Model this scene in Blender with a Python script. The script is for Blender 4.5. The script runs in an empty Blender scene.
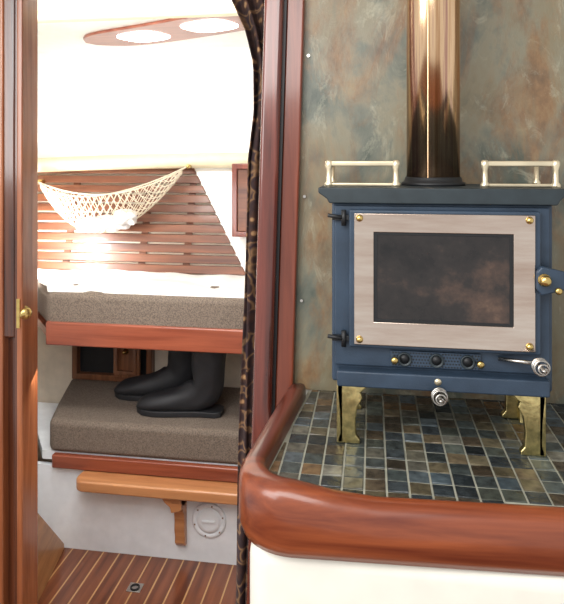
import bpy, bmesh, math, random
from mathutils import Vector, Matrix
random.seed(4)
sc=bpy.context.scene
sc.view_settings.view_transform='Standard'
sc.view_settings.look='None'
sc.view_settings.exposure=0.0

def lin(h):
    h=h.lstrip('#'); o=[]
    for i in (0,2,4):
        c=int(h[i:i+2],16)/255.0
        o.append(c/12.92 if c<=0.04045 else ((c+0.055)/1.055)**2.4)
    return (o[0],o[1],o[2],1.0)

# ---------------------------------------------------------------- materials
def base(name):
    m=bpy.data.materials.new(name); m.use_nodes=True
    nt=m.node_tree; b=nt.nodes['Principled BSDF']
    return m,nt,b
def N(nt,t,**kw):
    n=nt.nodes.new(t)
    for k,v in kw.items():
        if k in n.inputs.keys(): n.inputs[k].default_value=v
        else: setattr(n,k,v)
    return n
def ramp(nt,stops):
    r=nt.nodes.new('ShaderNodeValToRGB')
    e=r.color_ramp.elements
    e[0].position,e[0].color=stops[0]
    e[1].position,e[1].color=stops[-1]
    for p,c in stops[1:-1]:
        x=e.new(p); x.color=c
    return r
def coords(nt,scale):
    tc=nt.nodes.new('ShaderNodeTexCoord'); mp=nt.nodes.new('ShaderNodeMapping')
    mp.inputs['Scale'].default_value=scale
    nt.links.new(tc.outputs['Object'],mp.inputs['Vector'])
    return mp
def plain(name,hexc,rough=.5,metal=0,coat=0,noise=0.06,nscale=25,bump=0.0,bscale=200):
    m,nt,b=base(name)
    c=lin(hexc)
    mp=coords(nt,(1,1,1))
    n=N(nt,'ShaderNodeTexNoise',Scale=nscale,Detail=5.0)
    nt.links.new(mp.outputs[0],n.inputs['Vector'])
    lo=tuple(max(0,x*(1-noise*2)) for x in c[:3])+(1,); hi=tuple(min(1,x*(1+noise)) for x in c[:3])+(1,)
    r=ramp(nt,[(.3,lo),(.7,hi)])
    nt.links.new(n.outputs['Fac'],r.inputs[0]); nt.links.new(r.outputs[0],b.inputs['Base Color'])
    b.inputs['Roughness'].default_value=rough; b.inputs['Metallic'].default_value=metal
    b.inputs['Coat Weight'].default_value=coat; b.inputs['Coat Roughness'].default_value=.08
    if bump:
        n2=N(nt,'ShaderNodeTexNoise',Scale=bscale,Detail=3.0)
        nt.links.new(mp.outputs[0],n2.inputs['Vector'])
        bp=N(nt,'ShaderNodeBump',Strength=bump,Distance=.003)
        nt.links.new(n2.outputs['Fac'],bp.inputs['Height']); nt.links.new(bp.outputs[0],b.inputs['Normal'])
    return m
def wood(name,d,l,axis='X',s=1.0,rough=.3,coat=.5):
    m,nt,b=base(name)
    a,c=2.5*s,45*s
    sc_={'X':(a,c,c),'Y':(c,a,c),'Z':(c,c,a)}[axis]
    mp=coords(nt,sc_)
    n=N(nt,'ShaderNodeTexNoise',Scale=1.0,Detail=8.0,Roughness=.6,Distortion=.6)
    nt.links.new(mp.outputs[0],n.inputs['Vector'])
    D,L=lin(d),lin(l); M=tuple((D[i]+L[i])/2 for i in range(3))+(1,)
    r=ramp(nt,[(.3,D),(.5,M),(.7,L)])
    nt.links.new(n.outputs['Fac'],r.inputs[0]); nt.links.new(r.outputs[0],b.inputs['Base Color'])
    b.inputs['Roughness'].default_value=rough
    b.inputs['Coat Weight'].default_value=coat; b.inputs['Coat Roughness'].default_value=.12
    bp=N(nt,'ShaderNodeBump',Strength=.15,Distance=.002)
    nt.links.new(n.outputs['Fac'],bp.inputs['Height']); nt.links.new(bp.outputs[0],b.inputs['Normal'])
    return m
M_white=plain('white_gelcoat','F4F3EE',.45,noise=.02)
M_panel=plain('white_panel_paint','E9EDF0',.4,noise=.03)
M_cream=plain('cream_vinyl','DCD0B0',.5,noise=.03)
M_hull=plain('hull_lining_behind_slats','D6C8B4',.7,noise=.05)
M_cab=plain('cabinet_cream_paint','F3F0E4',.45,noise=.02)
M_post=wood('varnished_mahogany_post','441B14','843E30','Z',1.0,.25,.9)
M_post2=wood('varnished_mahogany_trim','562317','8A4630','Z',1.0,.3,.5)
M_door=wood('dark_teak_door','36190D','66361F','Z',1.0,.22,.8)
M_doorl=wood('door_stile_teak','743A1E','AC6840','Z',1.0,.25,.6)
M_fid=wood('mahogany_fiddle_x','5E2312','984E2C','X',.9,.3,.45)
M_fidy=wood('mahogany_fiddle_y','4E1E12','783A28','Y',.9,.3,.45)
M_board=wood('bunk_board_mahogany','70301C','9A5238','X',.8,.4,.3)
M_lamp=wood('lamp_board_mahogany','7A3A28','A46048','X',.8,.4,.3)
M_slat=wood('slat_mahogany','44200F','7C4A2E','X',.9,.45,.2)
M_seat=wood('light_seat_wood','A66A40','CC9262','X',.7,.4,.3)
M_side=wood('kickboard_wood','9A6630','C68E54','Y',.7,.4,.3)
M_lock=wood('locker_wood','54301C','8A5A3C','Z',.9,.4,.3)
M_brass=plain('polished_brass','DDBF78',.25,1,noise=.12,nscale=60)
M_legs=plain('cast_brass_legs','E6D494',.28,1,noise=.2,nscale=90,bump=.25,bscale=90)
M_rail=plain('pale_brass_rail','EBDDBE',.3,.75,noise=.08)
M_steel=plain('stainless_steel','C8C4BE',.25,1,noise=.08)
M_iron=plain('blue_grey_stove_enamel','334355',.4,.1,noise=.14,nscale=20,bump=.12,bscale=400)
M_iron2=plain('dark_stove_top','2B353A',.45,.1,noise=.1,nscale=40)
M_black=plain('black_iron','15171A',.5,0)
M_rubber=plain('black_rubber','19191C',.6,0,noise=.15)
M_grout=plain('grout','A9A99A',.8,noise=.1,nscale=60)

def brushed(name,stops,scale,rough):
    m,nt,b=base(name)
    mp=coords(nt,scale)
    n=N(nt,'ShaderNodeTexNoise',Scale=1.0,Detail=6.0,Roughness=.6)
    nt.links.new(mp.outputs[0],n.inputs['Vector'])
    r=ramp(nt,[(p,lin(c)) for p,c in stops])
    nt.links.new(n.outputs['Fac'],r.inputs[0]); nt.links.new(r.outputs[0],b.inputs['Base Color'])
    b.inputs['Metallic'].default_value=1; b.inputs['Roughness'].default_value=rough
    return m
M_trimmetal=brushed('brushed_rose_steel',[(.25,'BEA696'),(.5,'D4C2B4'),(.75,'E4D8CC')],(5,30,40),.2)
M_flue=brushed('reflection_streaked_copper_flue',[(.25,'94684A'),(.42,'C89E76'),(.52,'F0CCA4'),(.62,'B88C7C'),(.72,'D8B090'),(.8,'8C7078')],(70,70,1.2),.2)  # vertical light and dark streaks imitate reflections on the copper pipe

m,nt,b=base('sooty_stove_glass'); mp=coords(nt,(8,3,9))
n=N(nt,'ShaderNodeTexNoise',Scale=1.0,Detail=9.0,Roughness=.7); nt.links.new(mp.outputs[0],n.inputs['Vector'])
r=ramp(nt,[(.32,lin('131315')),(.5,lin('2A2625')),(.62,lin('4C3C34')),(.78,lin('7C6250'))])
nt.links.new(n.outputs['Fac'],r.inputs[0]); nt.links.new(r.outputs[0],b.inputs['Base Color'])
b.inputs['Roughness'].default_value=.16; M_glass=m

# slate veneer: grey-green slate with rust bloom and pale mineral streaks
m,nt,b=base('slate_veneer'); mp=coords(nt,(1,1,.6))
n1=N(nt,'ShaderNodeTexNoise',Scale=7.0,Detail=10.0,Roughness=.6,Distortion=.4); nt.links.new(mp.outputs[0],n1.inputs['Vector'])
r1=ramp(nt,[(.36,lin('50584F')),(.45,lin('6C6F63')),(.52,lin('85806C')),(.60,lin('827860')),(.7,lin('5E6056'))])
nt.links.new(n1.outputs['Fac'],r1.inputs[0])
mp2=coords(nt,(1,1,.45)); mp2.inputs['Location'].default_value=(3.1,0,7.7)
n3=N(nt,'ShaderNodeTexNoise',Scale=9.0,Detail=12.0,Roughness=.72,Distortion=.8); nt.links.new(mp2.outputs[0],n3.inputs['Vector'])
r3=ramp(nt,[(.47,(0,0,0,1)),(.62,(.7,.7,.7,1))]); nt.links.new(n3.outputs['Fac'],r3.inputs[0])
n4=N(nt,'ShaderNodeTexNoise',Scale=20.0,Detail=8.0,Roughness=.7); nt.links.new(mp.outputs[0],n4.inputs['Vector'])
r4=ramp(nt,[(.35,lin('604028')),(.5,lin('8A6340')),(.65,lin('A08660'))]); nt.links.new(n4.outputs['Fac'],r4.inputs[0])
mx=nt.nodes.new('ShaderNodeMix'); mx.data_type='RGBA'
nt.links.new(r3.outputs[0],mx.inputs[0]); nt.links.new(r1.outputs[0],mx.inputs[6]); nt.links.new(r4.outputs[0],mx.inputs[7])
mp5=coords(nt,(1,1,.5)); mp5.inputs['Location'].default_value=(9.3,0,1.2)
n5=N(nt,'ShaderNodeTexNoise',Scale=14.0,Detail=12.0,Roughness=.78,Distortion=1.0); nt.links.new(mp5.outputs[0],n5.inputs['Vector'])
r5=ramp(nt,[(.54,(0,0,0,1)),(.66,(.65,.65,.65,1))]); nt.links.new(n5.outputs['Fac'],r5.inputs[0])
mx2=nt.nodes.new('ShaderNodeMix'); mx2.data_type='RGBA'
nt.links.new(r5.outputs[0],mx2.inputs[0]); nt.links.new(mx.outputs[2],mx2.inputs[6]); mx2.inputs[7].default_value=lin('AEAC96')
nt.links.new(mx2.outputs[2],b.inputs['Base Color'])
b.inputs['Roughness'].default_value=.36
bp=N(nt,'ShaderNodeBump',Strength=.4,Distance=.004); nt.links.new(n5.outputs['Fac'],bp.inputs['Height']); nt.links.new(bp.outputs[0],b.inputs['Normal'])
M_slate=m

m,nt,b=base('slate_mosaic_tile')
at=nt.nodes.new('ShaderNodeAttribute'); at.attribute_name='tilecol'
mp=coords(nt,(1,1,1)); n=N(nt,'ShaderNodeTexNoise',Scale=70.0,Detail=6.0); nt.links.new(mp.outputs[0],n.inputs['Vector'])
r=ramp(nt,[(.3,(.5,.5,.5,1)),(.7,(1.3,1.3,1.25,1))]); nt.links.new(n.outputs['Fac'],r.inputs[0])
mx=nt.nodes.new('ShaderNodeMix'); mx.data_type='RGBA'; mx.blend_type='MULTIPLY'; mx.inputs[0].default_value=1
nt.links.new(at.outputs['Color'],mx.inputs[6]); nt.links.new(r.outputs[0],mx.inputs[7]); nt.links.new(mx.outputs[2],b.inputs['Base Color'])
b.inputs['Roughness'].default_value=.22
bp=N(nt,'ShaderNodeBump',Strength=.7,Distance=.003); nt.links.new(n.outputs['Fac'],bp.inputs['Height']); nt.links.new(bp.outputs[0],b.inputs['Normal'])
M_tile=m

def tweed(name,a,bb,s=260):
    m,nt,b=base(name); mp=coords(nt,(1,1,1))
    n=N(nt,'ShaderNodeTexNoise',Scale=float(s),Detail=4.0,Roughness=.8); nt.links.new(mp.outputs[0],n.inputs['Vector'])
    r=ramp(nt,[(.35,lin(a)),(.65,lin(bb))]); nt.links.new(n.outputs['Fac'],r.inputs[0]); nt.links.new(r.outputs[0],b.inputs['Base Color'])
    b.inputs['Roughness'].default_value=.95
    bp=N(nt,'ShaderNodeBump',Strength=.4,Distance=.003); nt.links.new(n.outputs['Fac'],bp.inputs['Height']); nt.links.new(bp.outputs[0],b.inputs['Normal'])
    return m
M_tweed=tweed('grey_tweed','4A4038','857668')
M_sheet=plain('white_sheet','DEDAD6',.8,noise=.03)
M_net=plain('natural_net_cord','D8CCB4',.8,noise=.05)

m,nt,b=base('patterned_curtain_cloth'); mp=coords(nt,(20,5,22))
v=nt.nodes.new('ShaderNodeTexVoronoi'); v.inputs['Scale'].default_value=1.6; nt.links.new(mp.outputs[0],v.inputs['Vector'])
r=ramp(nt,[(.0,lin('B8966C')),(.14,lin('A07C58')),(.22,lin('4A3026')),(.5,lin('2E2022')),(.6,lin('3E2A28')),(.68,lin('8A6A4A')),(.78,lin('34242A'))])
nt.links.new(v.outputs['Distance'],r.inputs[0]); nt.links.new(r.outputs[0],b.inputs['Base Color']); b.inputs['Roughness'].default_value=.9
M_curt=m

m,nt,b=base('teak_and_holly'); tc=nt.nodes.new('ShaderNodeTexCoord'); sx=nt.nodes.new('ShaderNodeSeparateXYZ')
nt.links.new(tc.outputs['Object'],sx.inputs[0])
md=N(nt,'ShaderNodeMath',operation='PINGPONG'); nt.links.new(sx.outputs['X'],md.inputs[0]); md.inputs[1].default_value=.03
lt=N(nt,'ShaderNodeMath',operation='LESS_THAN'); nt.links.new(md.outputs[0],lt.inputs[0]); lt.inputs[1].default_value=.0026
mp=coords(nt,(40,2.5,10)); n=N(nt,'ShaderNodeTexNoise',Scale=1.0,Detail=7.0); nt.links.new(mp.outputs[0],n.inputs['Vector'])
r=ramp(nt,[(.3,lin('552A1A')),(.7,lin('844C2E'))]); nt.links.new(n.outputs['Fac'],r.inputs[0])
mx=nt.nodes.new('ShaderNodeMix'); mx.data_type='RGBA'; nt.links.new(lt.outputs[0],mx.inputs[0]); nt.links.new(r.outputs[0],mx.inputs[6]); mx.inputs[7].default_value=lin('B89060')
nt.links.new(mx.outputs[2],b.inputs['Base Color']); b.inputs['Roughness'].default_value=.3; b.inputs['Coat Weight'].default_value=.4
M_sole=m
m,nt,b=base('skylight_lens'); b.inputs['Base Color'].default_value=(1,.99,.95,1); b.inputs['Emission Color'].default_value=(1,.99,.95,1); b.inputs['Emission Strength'].default_value=4
M_lens=m

# ---------------------------------------------------------------- geometry
def link(o,parent=None):
    sc.collection.objects.link(o)
    if parent:
        o.parent=parent; o.matrix_parent_inverse=Matrix.Translation(-parent.location)
    return o
def empty(name,loc):
    e=bpy.data.objects.new(name,None); e.location=loc; e.empty_display_size=.05
    sc.collection.objects.link(e); return e
def obj(name,verts,faces,mat,parent=None,bevel=0,smooth=False,seg=3):
    me=bpy.data.meshes.new(name); me.from_pydata([tuple(v) for v in verts],[],faces); me.update()
    bm=bmesh.new(); bm.from_mesh(me); bmesh.ops.recalc_face_normals(bm,faces=bm.faces); bm.to_mesh(me); bm.free()
    if mat: me.materials.append(mat)
    if smooth:
        for p in me.polygons: p.use_smooth=True
    o=bpy.data.objects.new(name,me); link(o,parent)
    if bevel:
        md=o.modifiers.new('bevel','BEVEL'); md.width=bevel; md.segments=seg; md.limit_method='ANGLE'; md.angle_limit=math.radians(35)
        for p in me.polygons: p.use_smooth=True
        try:
            o.modifiers.new('wn','WEIGHTED_NORMAL').keep_sharp=True
        except Exception: pass
    return o
def extr(name,pts,axis,a0,a1,mat,parent=None,bevel=0,shear=None,seg=3):
    def mk(p,a):
        if axis=='Z': return (p[0],p[1],a)
        if axis=='Y': return (p[0],a,p[1])
        return (a,p[0],p[1])
    n=len(pts); V=[mk(p,a0) for p in pts]+[mk(p,a1) for p in pts]
    if shear: V=[shear(v) for v in V]
    F=[tuple(range(n)),tuple(range(2*n-1,n-1,-1))]+[(i,(i+1)%n,n+(i+1)%n,n+i) for i in range(n)]
    return obj(name,V,F,mat,parent,bevel,seg=seg)
def box(name,x0,x1,y0,y1,z0,z1,mat,parent=None,bevel=0,shear=None,seg=3):
    return extr(name,[(x0,y0),(x1,y0),(x1,y1),(x0,y1)],'Z',z0,z1,mat,parent,bevel,shear,seg)
def ring(name,o,i,y0,y1,mat,parent=None,bevel=0):
    (a,b,c,d),(e,f,g,h)=o,i
    O=[(a,c),(b,c),(b,d),(a,d)]; I=[(e,g),(f,g),(f,h),(e,h)]
    V=[(p[0],y0,p[1]) for p in O+I]+[(p[0],y1,p[1]) for p in O+I]
    F=[]
    for k in range(4):
        j=(k+1)%4
        F+= [(k,j,4+j,4+k),(8+k,12+k,12+j,8+j),(k,8+k,8+j,j),(4+k,4+j,12+j,12+k)]
    return obj(name,V,F,mat,parent,bevel)
def cyl(name,p0,p1,r0,mat,parent=None,r1=None,n=32,bevel=0):
    p0,p1=Vector(p0),Vector(p1); r1=r0 if r1 is None else r1
    ax=(p1-p0).normalized(); u=ax.orthogonal().normalized(); w=ax.cross(u)
    V=[]
    for p,r in ((p0,r0),(p1,r1)):
        for k in range(n):
            t=2*math.pi*k/n; V.append(p+u*math.cos(t)*r+w*math.sin(t)*r)
    F=[tuple(range(n)),tuple(range(2*n-1,n-1,-1))]+[(i,(i+1)%n,n+(i+1)%n,n+i) for i in range(n)]
    o=obj(name,V,F,mat,parent,bevel)
    for p in o.data.polygons: p.use_smooth=len(p.vertices)==4
    return o
def lathe(name,c,axis,prof,mat,parent=None,n=32):
    c=Vector(c); ax=Vector(axis).normalized(); u=ax.orthogonal().normalized(); w=ax.cross(u)
    V=[];F=[]
    for (a,r) in prof:
        for k in range(n):
            t=2*math.pi*k/n; V.append(c+ax*a+(u*math.cos(t)+w*math.sin(t))*max(r,1e-5))
    for j in range(len(prof)-1):
        for k in range(n):
            F.append((j*n+k,j*n+(k+1)%n,(j+1)*n+(k+1)%n,(j+1)*n+k))
    F.append(tuple(range(n))); F.append(tuple(range(len(prof)*n-1,(len(prof)-1)*n-1,-1)))
    return obj(name,V,F,mat,parent,smooth=True)
def tube(name,pts,r,mat,parent=None,cyclic=False):
    cu=bpy.data.curves.new(name,'CURVE'); cu.dimensions='3D'; cu.bevel_depth=r; cu.bevel_resolution=4; cu.use_fill_caps=True
    s=cu.splines.new('POLY'); s.points.add(len(pts)-1)
    for k,p in enumerate(pts): s.points[k].co=(p[0],p[1],p[2],1)
    s.use_cyclic_u=cyclic
    cu.materials.append(mat)
    o=bpy.data.objects.new(name,cu); link(o,parent)
    for s in cu.splines: s.use_smooth=True
    return o
from mathutils import noise
def pillow(name,c,size,mat,parent=None,rot=(0,0,0),seed=0,lump=.05):
    bm=bmesh.new(); bmesh.ops.create_cube(bm,size=2)
    bmesh.ops.subdivide_edges(bm,edges=bm.edges[:],cuts=15,use_grid_fill=True)
    R=Matrix.Rotation(rot[2],4,'Z')@Matrix.Rotation(rot[1],4,'Y')@Matrix.Rotation(rot[0],4,'X')
    for v in bm.verts:
        s=v.co.copy(); l=(abs(s.x)**4+abs(s.y)**4+abs(s.z)**4)**.25
        s=s/l
        rim=max(abs(s.x),abs(s.z)); s.y*=1-.55*rim**4
        s*=1+lump*noise.noise(s*2.2+Vector((seed,seed*2,0)))*2
        v.co=R@Vector((s.x*size[0]/2,s.y*size[1]/2,s.z*size[2]/2))+Vector(c)
    me=bpy.data.meshes.new(name); bm.to_mesh(me); bm.free(); me.materials.append(mat)
    for p in me.polygons: p.use_smooth=True
    o=bpy.data.objects.new(name,me); link(o,parent); return o

EYE=1.40; FL=-.02
# ================================================================ ROOM SHELL
box('floor',-1.9,1.1,-1.0,2.75,FL-.03,FL,M_sole)
box('ceiling',-1.9,1.1,1.2,2.75,1.90,1.94,M_white)
box('ceiling_saloon',-1.5,1.1,.2,1.2,2.05,2.09,M_white)
hs=[(2.47,FL),(2.47,.90),(2.615,1.39),(2.66,1.39),(2.66,FL)]
extr('wall_hull',hs,'X',-1.75,1.0,M_hull)
box('wall_coachroof',-1.8,1.0,2.60,2.66,1.391,1.90,M_white)
extr('wall_left',[(-1.24,1.2),(-1.24,2.03),(-1.75,2.6),(-1.80,2.6),(-1.28,2.0),(-1.28,1.2)],'Z',FL,1.9,M_white)
box('wall_right',.62,.66,1.2,2.6,FL,1.9,M_white)
lean=lambda v:(v[0]+(v[2]-1.67)*.03,v[1],v[2])
box('wall_bulkhead',-.19,1.1,1.158,1.20,FL,2.05,M_white,shear=lambda v:(v[0]+((v[2]-1.67)*.03 if v[0]<0 else 0),v[1],v[2]))
box('wall_bulkhead_header',-1.5,1.1,1.158,1.20,1.86,2.05,M_white)
box('wall_slate_panel',-.128,1.0,1.148,1.158,.959,2.05,M_slate,shear=lambda v:(v[0]+((v[2]-1.67)*.028 if v[0]<0 else 0),v[1],v[2]))
V=[];F=[]
pf=[(2.60,1.365),(2.55,1.367),(2.53,1.38),(2.524,1.40),(2.53,1.418),(2.55,1.43),(2.60,1.433)]
for i in range(41):
    x=-1.75+2.35*i/40; dz=-.018*((x+.5)/.9)**2 if x<-.5 else 0
    for (y,z) in pf: V.append((x,y,z+dz))
for i in range(40):
    for j in range(6): a=i*7+j; F.append((a,a+1,a+8,a+7))
F.append(tuple(range(7))); F.append(tuple(range(286,279,-1)))
obj('trim_1',V,F,M_cream,smooth=True)
f=lambda z:2.47+max(0,(z-.9))*.296
V=[(-.515,f(.905)-.012,.905),(.6,f(.905)-.012,.905),(.6,f(1.375)-.012,1.375),(-.795,f(1.375)-.012,1.375)]
V+= [(a,b_+.011,c) for a,b_,c in V]
obj('wall_hull_panel',V,[(0,1,2,3),(7,6,5,4),(0,4,5,1),(1,5,6,2),(2,6,7,3),(3,7,4,0)],M_white)
box('trim_3',-1.24,.6,1.86,1.92,1.868,1.90,M_cream,bevel=.012)
# white riser below the lower berth
box('wall_berth_riser',-1.24,.6,2.056,2.075,FL,.279,M_panel)
# post
post=empty('door_post',(-.17,1.15,FL))
box('post_main',-.202,-.165,1.112,1.205,FL,2.05,M_post,post,.008,lean)
box('post_bead',-.166,-.160,1.125,1.2,FL,2.05,M_black,post,0,lean)
box('post_facing',-.161,-.127,1.13,1.2,FL,2.05,M_post2,post,.004,lean)
for i,z in enumerate((1.6,1.33,1.13)):
    cyl('screw_%d'%i,(-.118+(z-1.67)*.028,1.1475,z),(-.118+(z-1.67)*.028,1.144,z),.003,M_steel,post,n=12)

# left door leaf
S=-.029
door=empty('cabin_door',(-.78,1.15,FL))
box('jamb',-.694+S,-.681+S,1.14,1.20,FL,1.86,M_doorl,door,.003)
box('stile_inner',-.705+S,-.695+S,1.15,1.19,FL,1.86,M_door,door,.002)
box('panel',-.90,-.705+S,1.165,1.185,FL,1.86,M_door,door)
box('rail_middle',-.90,-.705+S,1.15,1.19,1.03,1.86,M_door,door,.004)
box('rail_bottom',-.90,-.705+S,1.15,1.19,FL,.15,M_door,door,.004)
box('stile_outer',-1.0,-.757,1.145,1.19,FL,1.86,M_doorl,door,.004)
box('wall_bulkhead_left',-1.5,-1.0,1.158,1.2,FL,1.86,M_door)
lathe('knob',(-.684+S,1.15,1.085),(.75,-.66,0),[(0,.013),(.002,.013),(.003,.006),(.009,.005),(.011,.010),(.015,.0125),(.019,.010),(.021,.004)],M_brass,door)
box('strike_plate',-.692+S,-.685+S,1.137,1.140,1.055,1.115,M_brass,door)

# curtain
def interp(tab,z):
    for (z0,v0),(z1,v1) in zip(tab,tab[1:]):
        if z1<=z<=z0:
            t=(z0-z)/(z0-z1); return v0+(v1-v0)*t
    return tab[-1][1]
LT=[(1.86,-.32),(1.74,-.29),(1.667,-.258),(1.6,-.243),(1.5,-.244),(1.4,-.258),(1.1,-.266),(.8,-.276),(.5,-.284),(FL,-.30)]
RT=[(1.86,-.17),(1.5,-.19),(1.0,-.2),(.5,-.215),(FL,-.22)]
V=[];F=[];nu=60;nz=90
for j in range(nz+1):
    z=1.855-(1.855-.0)*j/nz; L=interp(LT,z); R=interp(RT,z)
    for i in range(nu+1):
        u=i/nu
        amp=.011+.004*math.sin(z*5)
        V.append((L+(R-L)*u+.003*math.sin(u*20+z*6),1.235+amp*math.sin(u*2*math.pi*3.5+.9*math.sin(z*3)),z))
for j in range(nz):
    for i in range(nu):
        a=j*(nu+1)+i; F.append((a,a+1,a+nu+2,a+nu+1))
c=obj('door_curtain',V,F,M_curt,smooth=True); s=c.modifiers.new('s','SOLIDIFY'); s.thickness=.002

# ================================================================ BERTHS
ub=empty('upper_bunk',(-.6,2.2,.73))
box('front_board',-1.174,.6,2.03,2.055,.727,.812,M_board,ub,.006)
extr('base_board',[(-1.17,2.056),(.6,2.056),(.6,2.44),(-1.5,2.44)],'Z',.735,.765,M_board,ub)
extr('mattress',[(-1.17,2.04),(.6,2.04),(.6,2.455),(-1.52,2.455)],'Z',.79,.915,M_tweed,ub,.022,seg=5)
V=[];F=[]
nx,ny=90,26
for j in range(ny+1):
    v=j/ny
    for i in range(nx+1):
        u=i/nx; y=2.062+v*.385; x0=-1.165-(y-2.04)*.80; x=x0+(.58-x0)*u
        z=.923+.016*noise.noise(Vector((x*5,y*7,0)))+.010*noise.noise(Vector((x*14,y*9,3)))
        if j==0: z=.914
        V.append((x,y,z))
for j in range(ny):
    for i in range(nx):
        a=j*(nx+1)+i; F.append((a,a+1,a+nx+2,a+nx+1))
obj('sheet',V,F,M_sheet,ub,smooth=True)

lb=empty('lower_bunk',(-.6,2.2,.281))
box('front_board',-1.15,.6,2.03,2.055,.281,.330,M_board,lb,.006)
extr('base_board',[(-1.2,2.056),(.6,2.056),(.6,2.46),(-1.5,2.46)],'Z',.30,.332,M_panel,lb)
extr('mattress',[(-1.165,2.04),(.6,2.04),(.6,2.462),(-1.3,2.462),(-1.22,2.2)],'Z',.333,.452,M_tweed,lb,.022,seg=5)

lk=empty('wooden_locker',(-1.1,2.44,.46))
box('back',-1.27,-.93,2.455,2.468,.46,.722,M_black,lk)
ring('frame',(-1.28,-.92,.455,.726),(-1.255,-.945,.48,.70),2.425,2.468,M_lock,lk,.004)
extr('open_door',[(-1.08,2.40),(-.955,2.375),(-.952,2.387),(-1.077,2.412)],'Z',.485,.695,M_lock,lk,.003)
ring('door_moulding',(-1.065,-.967,.505,.675),(-1.05,-.982,.52,.66),2.372,2.40,M_lock,lk,.002)
lathe('latch',(-1.015,2.385,.6),(-.2,-1,0),[(0,.012),(.004,.012),(.006,.006),(.018,.008),(.022,.002)],M_brass,lk,16)

def boot(name,x,y,z,yaw,h=.255,leanx=0.0,s=1.0):
    e=empty(name,(x,y,z))
    secs=[(leanx,h,0,.070,.058),(leanx*.8,h*.85,0,.067,.057),(leanx*.5,h*.65,0,.062,.052),(leanx*.2,.125,5,.057,.047),
          (-.006,.095,22,.060,.045),(-.03,.072,48,.070,.044),(-.07,.056,68,.060,.045),(-.115,.047,82,.047,.049),
          (-.16,.042,90,.041,.053),(-.205,.038,92,.036,.054),(-.24,.034,94,.031,.048),(-.262,.031,96,.023,.036),(-.272,.029,96,.010,.018)]
    R=Matrix.Rotation(yaw,3,'Z'); n=28; V=[];F=[]
    for (cx,cz,a,ra,rb) in secs:
        a=math.radians(a); dx,dz=math.cos(a),-math.sin(a)
        for k in range(n):
            t=2*math.pi*k/n
            p=Vector((cx+dx*ra*math.cos(t),rb*math.sin(t),cz+dz*ra*math.cos(t)))
            p.z=max(p.z,.012)
            p+=Vector((1,.5,0))*.012*noise.noise(Vector((p.x*25+x*9,p.y*25,p.z*22)))
            V.append(R@(p*s)+Vector((x,y,z)))
    for j in range(len(secs)-1):
        for k in range(n): F.append((j*n+k,j*n+(k+1)%n,(j+1)*n+(k+1)%n,(j+1)*n+k))
    F.append(tuple(range((len(secs)-1)*n,len(secs)*n)))
    o=obj('upper',V,F,M_rubber,e,smooth=True)
    sd=o.modifiers.new('sol','SOLIDIFY'); sd.thickness=.004; ss=o.modifiers.new('sub','SUBSURF'); ss.levels=1; ss.render_levels=1
    tube('top_band',[tuple(R@(Vector((leanx+.070*math.cos(q*.2618),.058*math.sin(q*.2618),h))*s)+Vector((x,y,z))) for q in range(24)],.005,M_rubber,e,True)
    out=[(.055,0),(.05,.03),(.03,.042),(-.03,.04),(-.08,.044),(-.15,.054),(-.2,.056),(-.245,.046),(-.272,.02),(-.276,0)]
    out=out+[(a,-b_) for a,b_ in out[-2:0:-1]]
    def P(a,b_,zz):
        q=R@(Vector((a,b_,zz))*s); return (q.x+x,q.y+y,q.z+z)
    V=[P(a,b_,0) for a,b_ in out]+[P(a,b_,.020) for a,b_ in out]; k=len(out)
    F=[tuple(range(k)),tuple(range(2*k-1,k-1,-1))]+[(i,(i+1)%k,k+(i+1)%k,k+i) for i in range(k)]
    obj('sole',V,F,M_rubber,e,.003)
boot('rubber_boot',-.60,2.175,.4535,.04,.25,.0)
boot('rubber_boot.001',-.745,2.30,.4535,.02,.25,.012)

# step seat
st=empty('step_seat',(-.7,2.0,.25))
pts=[(.6,2.054),(-1.03,2.054)]
for k in range(9):
    t=math.pi/2*k/8; pts.append((-1.0-.035*math.cos(t),2.005-.040*math.sin(t)))
pts.append((.6,1.965))
extr('seat_plank',pts,'Z',.240,.279,M_seat,st,.008)
br=[(2.0555,.24),(1.985,.24),(1.985,.225),(1.995,.205),(2.012,.195),(2.008,.18),(2.020,.165),(2.026,.13),(2.024,.10),(2.030,.075),(2.028,.055),(2.040,.04),(2.0555,.035)]
extr('bracket',br,'X',-.685,-.648,M_seat,st,.004)
br2=[(-.725,.24),(-.648,.24),(-.648,.19),(-.685,.18),(-.69,.20),(-.71,.215)]
extr('bracket_top',br2,'Y',1.99,2.05,M_seat,st,.004)

pt=empty('inspection_port',(-.567,2.05,.13))
lathe('flange',(-.567,2.0558,.13),(0,-1,0),[(0,.062),(.004,.062),(.007,.058),(.0075,.048),(.004,.046),(.004,.044),(.009,.042),(.0095,.03),(.0095,0)],M_panel,pt,48)
for k in range(6):
    t=k*math.pi/3+.3
    cyl('screw_%d'%k,(-.567+.053*math.cos(t),2.0495,.13+.053*math.sin(t)),(-.567+.053*math.cos(t),2.047,.13+.053*math.sin(t)),.003,M_steel,pt,n=10)
box('grip',-.59,-.544,2.040,2.047,.126,.134,M_panel,pt,.002)

extr('trim_2',[(2.05,FL),(2.05,.0),(1.70,.36),(1.55,.36),(1.55,FL)],'X',-.015,.015,M_side,None,.004,shear=lambda v:(v[0]-1.125+(2.05-v[1])*.20,v[1],v[2]))
fr=empty('floor_ring_pull',(-.776,1.896,FL))
box('plate',-.80,-.752,1.875,1.917,FL,FL+.003,M_steel,fr,.001)
tube('ring',[(-.776+.014*math.cos(t*.3927),1.896+.013*math.sin(t*.3927),FL+.005) for t in range(16)],.002,M_black,fr,True)

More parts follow.
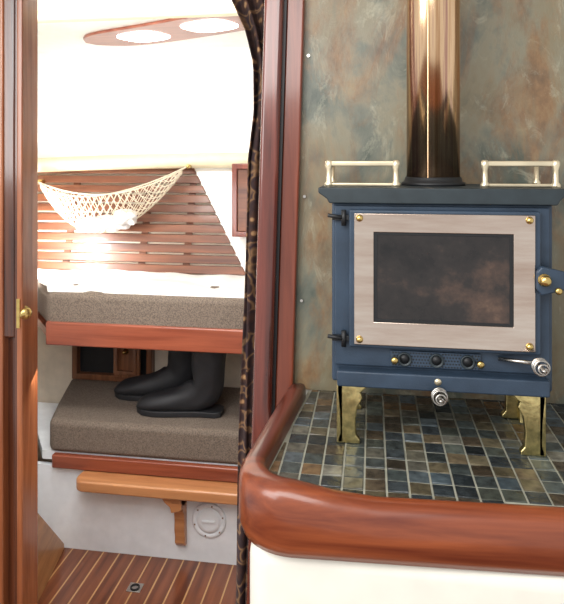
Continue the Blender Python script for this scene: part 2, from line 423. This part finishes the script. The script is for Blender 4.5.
# ================================================================ SLATS
sl=empty('slatted_hull_lining',(-1.0,2.5,1.1))
ns=11
for k in range(ns):
    z0=.918+k*.0420; z1=z0+.0335
    xr0=-.522-(z0-.925)*.60; xr1=-.522-(z1-.925)*.60
    xl=-1.57
    V=[(xl,f(z0)-.022,z0),(xr0,f(z0)-.022,z0),(xr1,f(z1)-.022,z1),(xl,f(z1)-.022,z1),
       (xl,f(z0)-.008,z0),(xr0,f(z0)-.008,z0),(xr1,f(z1)-.008,z1),(xl,f(z1)-.008,z1)]
    obj('slat_%d'%k,V,[(0,1,2,3),(7,6,5,4),(0,4,5,1),(1,5,6,2),(2,6,7,3),(3,7,4,0)],M_slat,sl,.003)
for k,xb in enumerate((-1.35,-1.0,-.8)):
    V=[(xb,f(.92)-.009,.92),(xb+.03,f(.92)-.009,.92),(xb+.03,f(1.3)-.009,1.3),(xb,f(1.3)-.009,1.3)]
    V+=[(a,b_+.008,c) for a,b_,c in V]
    obj('batten_%d'%k,V,[(0,1,2,3),(7,6,5,4),(0,4,5,1),(1,5,6,2),(2,6,7,3),(3,7,4,0)],M_slat,sl)
sb=empty('small_wall_cabinet',(-.48,2.42,1.1))
ring('frame',(-.567,-.38,1.085,1.385),(-.545,-.40,1.107,1.363),2.40,2.50,M_post2,sb,.003)
box('door',-.545,-.40,2.41,2.49,1.107,1.363,M_slat,sb,.002)

# ================================================================ HAMMOCK
hm=empty('net_hammock',(-1.05,2.4,1.2))
A=Vector((-1.445,2.44,1.305)); B=Vector((-.787,2.50,1.372))
def hp(u,v):
    p=A.lerp(B,u); s=math.sin(math.pi*u)**.9
    c=p+Vector((0,0,-.085*4*u*(1-u)))
    w=.075*s; dpt=.195*s
    ang=v*1.35
    return Vector((c.x,c.y-.085*s+w*math.sin(ang),c.z-dpt*(math.cos(ang)-math.cos(1.35))*1.05))
nu,nv=44,18
V=[hp(.03+.94*i/nu,-1+2*j/nv) for i in range(nu+1) for j in range(nv+1)]
E=[]
idx=lambda i,j:i*(nv+1)+j
for i in range(nu):
    for j in range(nv+1):
        if (i+j)%2==0:
            if j<nv: E.append((idx(i,j),idx(i+1,j+1)))
            if j>0: E.append((idx(i,j),idx(i+1,j-1)))
cu=bpy.data.curves.new('netting','CURVE'); cu.dimensions='3D'; cu.bevel_depth=.0017; cu.bevel_resolution=1
for a,b2 in E:
    s=cu.splines.new('POLY'); s.points.add(1)
    s.points[0].co=(*V[a],1); s.points[1].co=(*V[b2],1)
cu.materials.append(M_net); link(bpy.data.objects.new('netting',cu),hm)
for nm,v in (('edge_rope_front',-1),('edge_rope_back',1)):
    tube(nm,[A]+[hp(.03+.94*i/30,v) for i in range(31)]+[B],.003,M_net,hm)
for nm,P_ in (('hook_left',A),('hook_right',B)):
    lathe(nm,(P_.x,P_.y-.006,P_.z),(0,1,0),[(0,.004),(.004,.009),(.02,.009),(.055,.009)],M_brass,hm,16)
for k,(u,sz) in enumerate(((.44,.13),(.55,.14),(.64,.09))):
    p=hp(u,0); pillow('linen_%d'%k,(p.x,p.y,p.z+.036),(sz,.10,.06),M_sheet,hm,(0,.12*(k-1),.2*k),seed=k*3,lump=.15)

# ================================================================ CEILING LIGHT
dl=empty('ceiling_light',(-.75,2.14,1.88))
a=Vector((-1.17,2.38)); b2=Vector((-.34,1.99)); d=(b2-a).normalized(); nrm=Vector((-d.y,d.x))
nn=20; top=[];bot=[]
for k in range(nn+1):
    t=k/nn; p=a.lerp(b2,t); w=.135*(1-(abs(2*t-1))**6*.8); bow=.02*math.sin(math.pi*t)
    top.append(tuple(p+nrm*(w+bow))); bot.append(tuple(p+nrm*(-w+bow)))
extr('board',bot+top[::-1],'Z',1.888,1.8995,M_lamp,dl,.003)
for k,t in enumerate((.33,.70)):
    p=a.lerp(b2,t)+nrm*.012
    pts=[tuple(p+d*(.105*math.copysign(abs(math.cos(q*math.pi/12))**.7,math.cos(q*math.pi/12)))+nrm*(.082*math.copysign(abs(math.sin(q*math.pi/12))**.7,math.sin(q*math.pi/12)))) for q in range(24)]
    extr('lens_%d'%k,pts,'Z',1.884,1.889,M_lens,dl,.001)

# ================================================================ COUNTER
ct=empty('tiled_counter',(.1,.95,.95))
CT=.959
def left_in(y): return -.150+(y-.79)/(1.148-.79)*.036
box('cabinet_body',-.162,.70,.765,1.108,FL,.905,M_cab,ct,.03,seg=6)
extr('grout_bed',[(-.155,.775),(.70,.81),(.70,1.147),(-.12,1.147)],'Z',.906,CT-.0015,M_grout,ct)
P=.0300;G=.0028
cols=[lin(h) for h in ('4E5656','5C625C','3E4444','625F54','484C46','665E4C','3C4246','565C5C','4A433A','665A48','78766C','30363A','6E573E','50463A','5A646A','4C5860')]
V=[];F=[];C=[]
y=.78
while y<1.147:
    x=-.16
    while x<.70:
        x0,x1=x+G/2,x+P-G/2; y0,y1=y+G/2,min(y+P-G/2,1.147)
        def cl(xx,yy):
            return (max(xx,left_in(yy)+.001), max(yy,.778+(xx+.148)*.088))
        q=[cl(x0,y0),cl(x1,y0),cl(x1,y1),cl(x0,y1)]
        if q[1][0]-q[0][0]>.003 and q[3][1]-q[0][1]>.003 and q[2][0]-q[3][0]>.002:
            h=random.uniform(-.0003,.0004); n0=len(V)
            for p in q: V.append((p[0],p[1],CT-.004))
            cx=sum(p[0] for p in q)/4; cy=sum(p[1] for p in q)/4
            tx,ty=random.uniform(-.03,.03),random.uniform(-.03,.03)
            for p in q: V.append((p[0],p[1],CT-.0006+h))
            for p in q: V.append((p[0]+(cx-p[0])*.06,p[1]+(cy-p[1])*.06,CT+h+tx*(p[0]-cx)+ty*(p[1]-cy)))
            col=random.choice(cols); s=random.uniform(.55,1.2); col=(col[0]*s,col[1]*s,col[2]*s,1)
            fs=[(n0+8,n0+9,n0+10,n0+11)]
            for k in range(4):
                j=(k+1)%4
                fs+=[(n0+k,n0+j,n0+4+j,n0+4+k),(n0+4+k,n0+4+j,n0+8+j,n0+8+k)]
            F+=fs; C+=[col]*len(fs)
        x+=P
    y+=P
o=obj('mosaic_tiles',V,F,M_tile,ct)
ca=o.data.color_attributes.new('tilecol','FLOAT_COLOR','CORNER')
for p in o.data.polygons:
    for li in p.loop_indices: ca.data[li].color=C[p.index]
path=[]
pL0=Vector((-.137,1.112)); pL1=Vector((-.163,.83))
cR=.062
for k in range(10): path.append(pL0.lerp(pL1,k/9))
cc=Vector((pL1.x+cR,pL1.y))
for k in range(1,12):
    t=math.pi+ (math.pi/2)*k/12
    path.append(Vector((cc.x+cR*math.cos(t),cc.y+cR*math.sin(t))))
e0=Vector((cc.x,cc.y-cR))
for k in range(16):
    path.append(Vector((e0.x+(.70-e0.x)*k/15, e0.y+(.70-e0.x)*.045*k/15)))
n=len(path); V=[];F=[]
def prof(hz):
    return [(-.016,.900),(-.016,hz-.008),(-.013,hz-.002),(-.007,hz),(.004,hz-.001),(.012,hz-.005),(.018,hz-.012),(.021,hz-.024),(.021,.912),(.016,.897),(.006,.893)]
for k,p in enumerate(path):
    t=(path[min(k+1,n-1)]-path[max(k-1,0)]).normalized(); nr=Vector((t.y,-t.x))
    if k<12: hz=.984
    else:
        f_=min(1,max(0,(p.x+.09)/.07)); f_=f_*f_*(3-2*f_); hz=.984-.017*f_
    for (o_,z) in prof(hz): V.append((p.x+nr.x*o_,p.y+nr.y*o_,z))
m_=len(prof(1))
for k in range(n-1):
    for j in range(m_):
        F.append((k*m_+j,k*m_+(j+1)%m_,(k+1)*m_+(j+1)%m_,(k+1)*m_+j))
F.append(tuple(range(m_))); F.append(tuple(range(n*m_-1,(n-1)*m_-1,-1)))
o=obj('fiddle_rail',V,F,M_fid,ct,smooth=True)
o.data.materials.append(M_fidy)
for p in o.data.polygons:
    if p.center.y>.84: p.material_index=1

# ================================================================ STOVE
sv=empty('wood_stove',(.1,1.0,CT))
FY=.93
box('body',-.061,.263,FY,1.09,1.058,1.335,M_iron,sv,.004)
box('front_frame',-.056,.258,FY-.004,FY,1.085,1.330,M_iron,sv,.002)
tp=[(-.064,1.334),(.266,1.334),(.270,1.341),(.280,1.350),(.280,1.358),(-.081,1.358),(-.081,1.350),(-.068,1.341)]
extr('top_plate',tp,'Y',FY-.014,1.10,M_iron2,sv,.002)
box('ash_lip',-.052,.254,FY-.022,FY,1.058,1.082,M_iron,sv,.003)
box('door_leaf',-.034,.242,FY-.018,FY-.004,1.117,1.325,M_iron,sv,.003)
ring('door_trim',(-.026,.233,1.123,1.320),(.003,.203,1.158,1.292),FY-.023,FY-.0175,M_trimmetal,sv,.0012)
ring('glass_gasket',(.001,.205,1.156,1.294),(.008,.198,1.162,1.288),FY-.0205,FY-.0178,M_black,sv,.0005)
box('glass',.002,.204,FY-.0195,FY-.0175,1.157,1.293,M_glass,sv)
for k,(x,z) in enumerate(((-.018,1.313),(.225,1.313),(-.018,1.131),(.225,1.131))):
    lathe('bolt_%d'%k,(x,FY-.023,z),(0,-1,0),[(0,.0055),(.001,.0055),(.0035,.004),(.005,.0015)],M_brass,sv,20)
for k,z in enumerate((1.312,1.128)):
    cyl('hinge_pin_%d'%k,(-.042,FY-.012,z-.012),(-.042,FY-.012,z+.012),.0038,M_black,sv,n=16)
    box('hinge_leaf_%d'%k,-.060,-.030,FY-.012,FY-.004,z-.004,z+.004,M_black,sv,.001)
    cyl('hinge_rod_%d'%k,(-.042,FY-.012,z),(-.066,FY-.016,z+.004),.003,M_black,sv,n=12)
extr('latch_bracket',[(.240,1.248),(.276,1.240),(.284,1.228),(.276,1.216),(.240,1.206),(.233,1.215),(.233,1.240)],'Y',FY-.030,FY-.018,M_iron,sv,.003)
lathe('latch_knob',(.243,FY-.030,1.229),(0,-1,0),[(0,.009),(.002,.009),(.003,.005),(.006,.005),(.008,.008),(.012,.006),(.013,.001)],M_brass,sv,24)
lathe('latch_nut',(.262,FY-.030,1.214),(0,-1,0),[(0,.005),(.003,.005),(.005,.003)],M_brass,sv,16)
cyl('latch_post',(.262,FY-.018,1.228),(.262,FY,1.228),.008,M_black,sv,n=16)
box('vent_plate',.028,.160,FY-.008,FY-.004,1.088,1.112,M_iron,sv,.001)
V=[];F=[]
for r_ in range(5):
    for c_ in range(30):
        x=.032+c_*.0043+(r_%2)*.00215; z=1.0905+r_*.0047
        if x>.157: continue
        if any((x-xx)**2+(z-1.10)**2<.0112**2 for xx in (.049,.096,.141)): continue
        n0=len(V)
        for q in range(8): V.append((x+.0013*math.cos(q*math.pi/4),FY-.0083,z+.0013*math.sin(q*math.pi/4)))
        F.append(tuple(range(n0,n0+8)))
obj('vent_perforations',V,F,M_black,sv)
for k,x in enumerate((.049,.096,.141)):
    lathe('vent_%d'%k,(x,FY-.008,1.10),(0,-1,0),[(0,.0105),(.003,.0105),(.0035,.009),(.001,.0075),(.001,.0)],M_iron2,sv,28)
    lathe('vent_hole_%d'%k,(x,FY-.0092,1.10),(0,-1,0),[(0,.007),(.0004,.007)],M_black,sv,24)
for k,x in enumerate((.034,.158)):
    lathe('vent_knob_%d'%k,(x,FY-.008,1.10),(0,-1,0),[(0,.003),(.006,.003),(.008,.0055),(.012,.005),(.013,.001)],M_brass,sv,20)
def coil(name,c):
    pts=[]
    for k in range(120):
        t=k/119; a_=t*2*math.pi*4.2; rr=.0105-.0075*max(0,(t-.55)/.45)
        pts.append((c[0]+rr*math.cos(a_),c[1]+.022*(1-t),c[2]+rr*math.sin(a_)))
    tube(name,pts,.0015,M_steel,sv)
    lathe(name+'_end',(c[0],c[1]+.002,c[2]),(0,-1,0),[(0,.003),(.004,.003),(.006,.001)],M_steel,sv,16)
    cyl(name+'_core',(c[0],c[1]+.03,c[2]),(c[0],c[1],c[2]),.003,M_steel,sv,n=12)
coil('coil_handle_side',(.234,FY-.062,1.110))
cyl('coil_rod_side',(.234,FY-.032,1.110),(.185,FY-.008,1.107),.003,M_steel,sv,n=12)
coil('coil_handle_ash',(.0975,FY-.050,1.056))
cyl('coil_rod_ash',(.0975,FY-.02,1.056),(.0975,FY,1.064),.003,M_steel,sv,n=12)
lathe('ash_label',(.0965,FY-.022,1.073),(0,-1,0),[(0,.005),(.001,.005)],M_rail,sv,20)
def leg(name,mir,y0,back=False):
    pr=[(-.054,1.058),(-.006,1.058),(-.008,1.047),(-.017,1.038),(-.014,1.030),(-.022,1.016),(-.025,.995),(-.024,.972),(-.018,.965),(-.018,.9592),(-.053,.9592),(-.053,.966),(-.050,.975),(-.051,1.01),(-.054,1.04)]
    if mir: pr=[(.202-x,z) for x,z in pr]
    d_=1 if not back else -1
    extr(name,pr,'Y',min(y0,y0+.012*d_),max(y0,y0+.012*d_),M_legs,sv,.002)
    sp=[(0,1.058),(.045*d_,1.058),(.036*d_,1.035),(.026*d_,1.01),(.022*d_,.98),(.028*d_,.9592),(0,.9592)]
    sp=[(y0+a_,z) for a_,z in sp]
    x0=-.054 if not mir else .202+.054-.010
    extr(name+'_side',sp,'X',x0,x0+.010,M_legs,sv,.0015)
leg('leg_front_left',False,.938); leg('leg_front_right',True,.938)
leg('leg_back_left',False,1.08,True); leg('leg_back_right',True,1.08,True)
def srail(name,x0,x1,xs):
    y0,y1=.965,.972
    box(name+'_strap',x0,x1,y0,y1,1.390,1.3985,M_rail,sv,.002)
    box(name+'_foot_strap',x0+.004,x1-.002,y0-.001,y1+.001,1.3585,1.3635,M_rail,sv,.0015)
    for k,x in enumerate((x0+.006,x1-.006)):
        lathe(name+'_post_%d'%k,(x,y0+.0035,1.358),(0,0,1),[(0,.0075),(.004,.0075),(.008,.0045),(.026,.004),(.033,.006),(.040,.006),(.042,.003)],M_rail,sv,16)
    box(name+'_side_strap',xs-.003,xs+.003,.968,1.09,1.391,1.3985,M_rail,sv,.002)
    lathe(name+'_back_post',(xs,1.085,1.358),(0,0,1),[(0,.007),(.004,.007),(.008,.004),(.034,.004)],M_rail,sv,16)
srail('rail_left',-.074,.044,-.070)
srail('rail_right',.168,.284,.280)
lathe('flue_collar',(.1015,1.03,1.358),(0,0,1),[(0,.052),(.005,.052),(.006,.048),(.012,.046),(.014,.045)],M_black,sv,48)
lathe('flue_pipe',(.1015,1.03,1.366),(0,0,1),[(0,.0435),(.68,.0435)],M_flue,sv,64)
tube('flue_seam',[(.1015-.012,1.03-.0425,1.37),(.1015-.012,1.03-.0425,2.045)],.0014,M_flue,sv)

# ================================================================ LIGHTS
def area(name,loc,tgt,size,power,col=(1,1,1),sy=None):
    l=bpy.data.lights.new(name,'AREA'); l.energy=power; l.size=size; l.color=col
    if sy: l.shape='RECTANGLE'; l.size_y=sy
    o=bpy.data.objects.new(name,l); o.location=loc
    o.rotation_euler=(Vector(tgt)-Vector(loc)).to_track_quat('-Z','Y').to_euler(); sc.collection.objects.link(o); return o
area('forecabin_hatch_light',(-.75,1.55,1.84),(-.9,2.5,1.5),.7,18,(1,.985,.96),.3)
area('porthole_light',(-1.35,2.2,1.10),(-1.38,2.6,1.03),.16,9,(1,.99,.98))
area('forecabin_low_light',(-.75,1.35,1.1),(-.8,2.2,.2),.5,6,(.97,.98,1))
area('saloon_overhead_fill',(-.3,.1,2.0),(.1,1.1,1.0),.9,17,(1,.98,.95))  # added overhead fill lamp lighting the saloon, no actual hatch
area('saloon_side_fill',(-1.2,-.2,1.7),(.1,1.0,1.1),.8,14,(1,.99,.98))  # unseen area lamp filling the saloon from the side, no actual window
w=bpy.data.worlds.new('world'); sc.world=w; w.use_nodes=True
w.node_tree.nodes['Background'].inputs[0].default_value=(1,.99,.98,1); w.node_tree.nodes['Background'].inputs[1].default_value=.8

# ================================================================ CAMERA
cd=bpy.data.cameras.new('camera'); cam=bpy.data.objects.new('camera',cd); sc.collection.objects.link(cam)
cd.sensor_width=36; cd.sensor_fit='AUTO'; cd.lens=600/604*36; cd.shift_y=-142/604; cd.clip_start=.02
cam.location=(0,0,EYE); cam.rotation_euler=(math.radians(90),0,math.radians(8.5))
sc.camera=cam
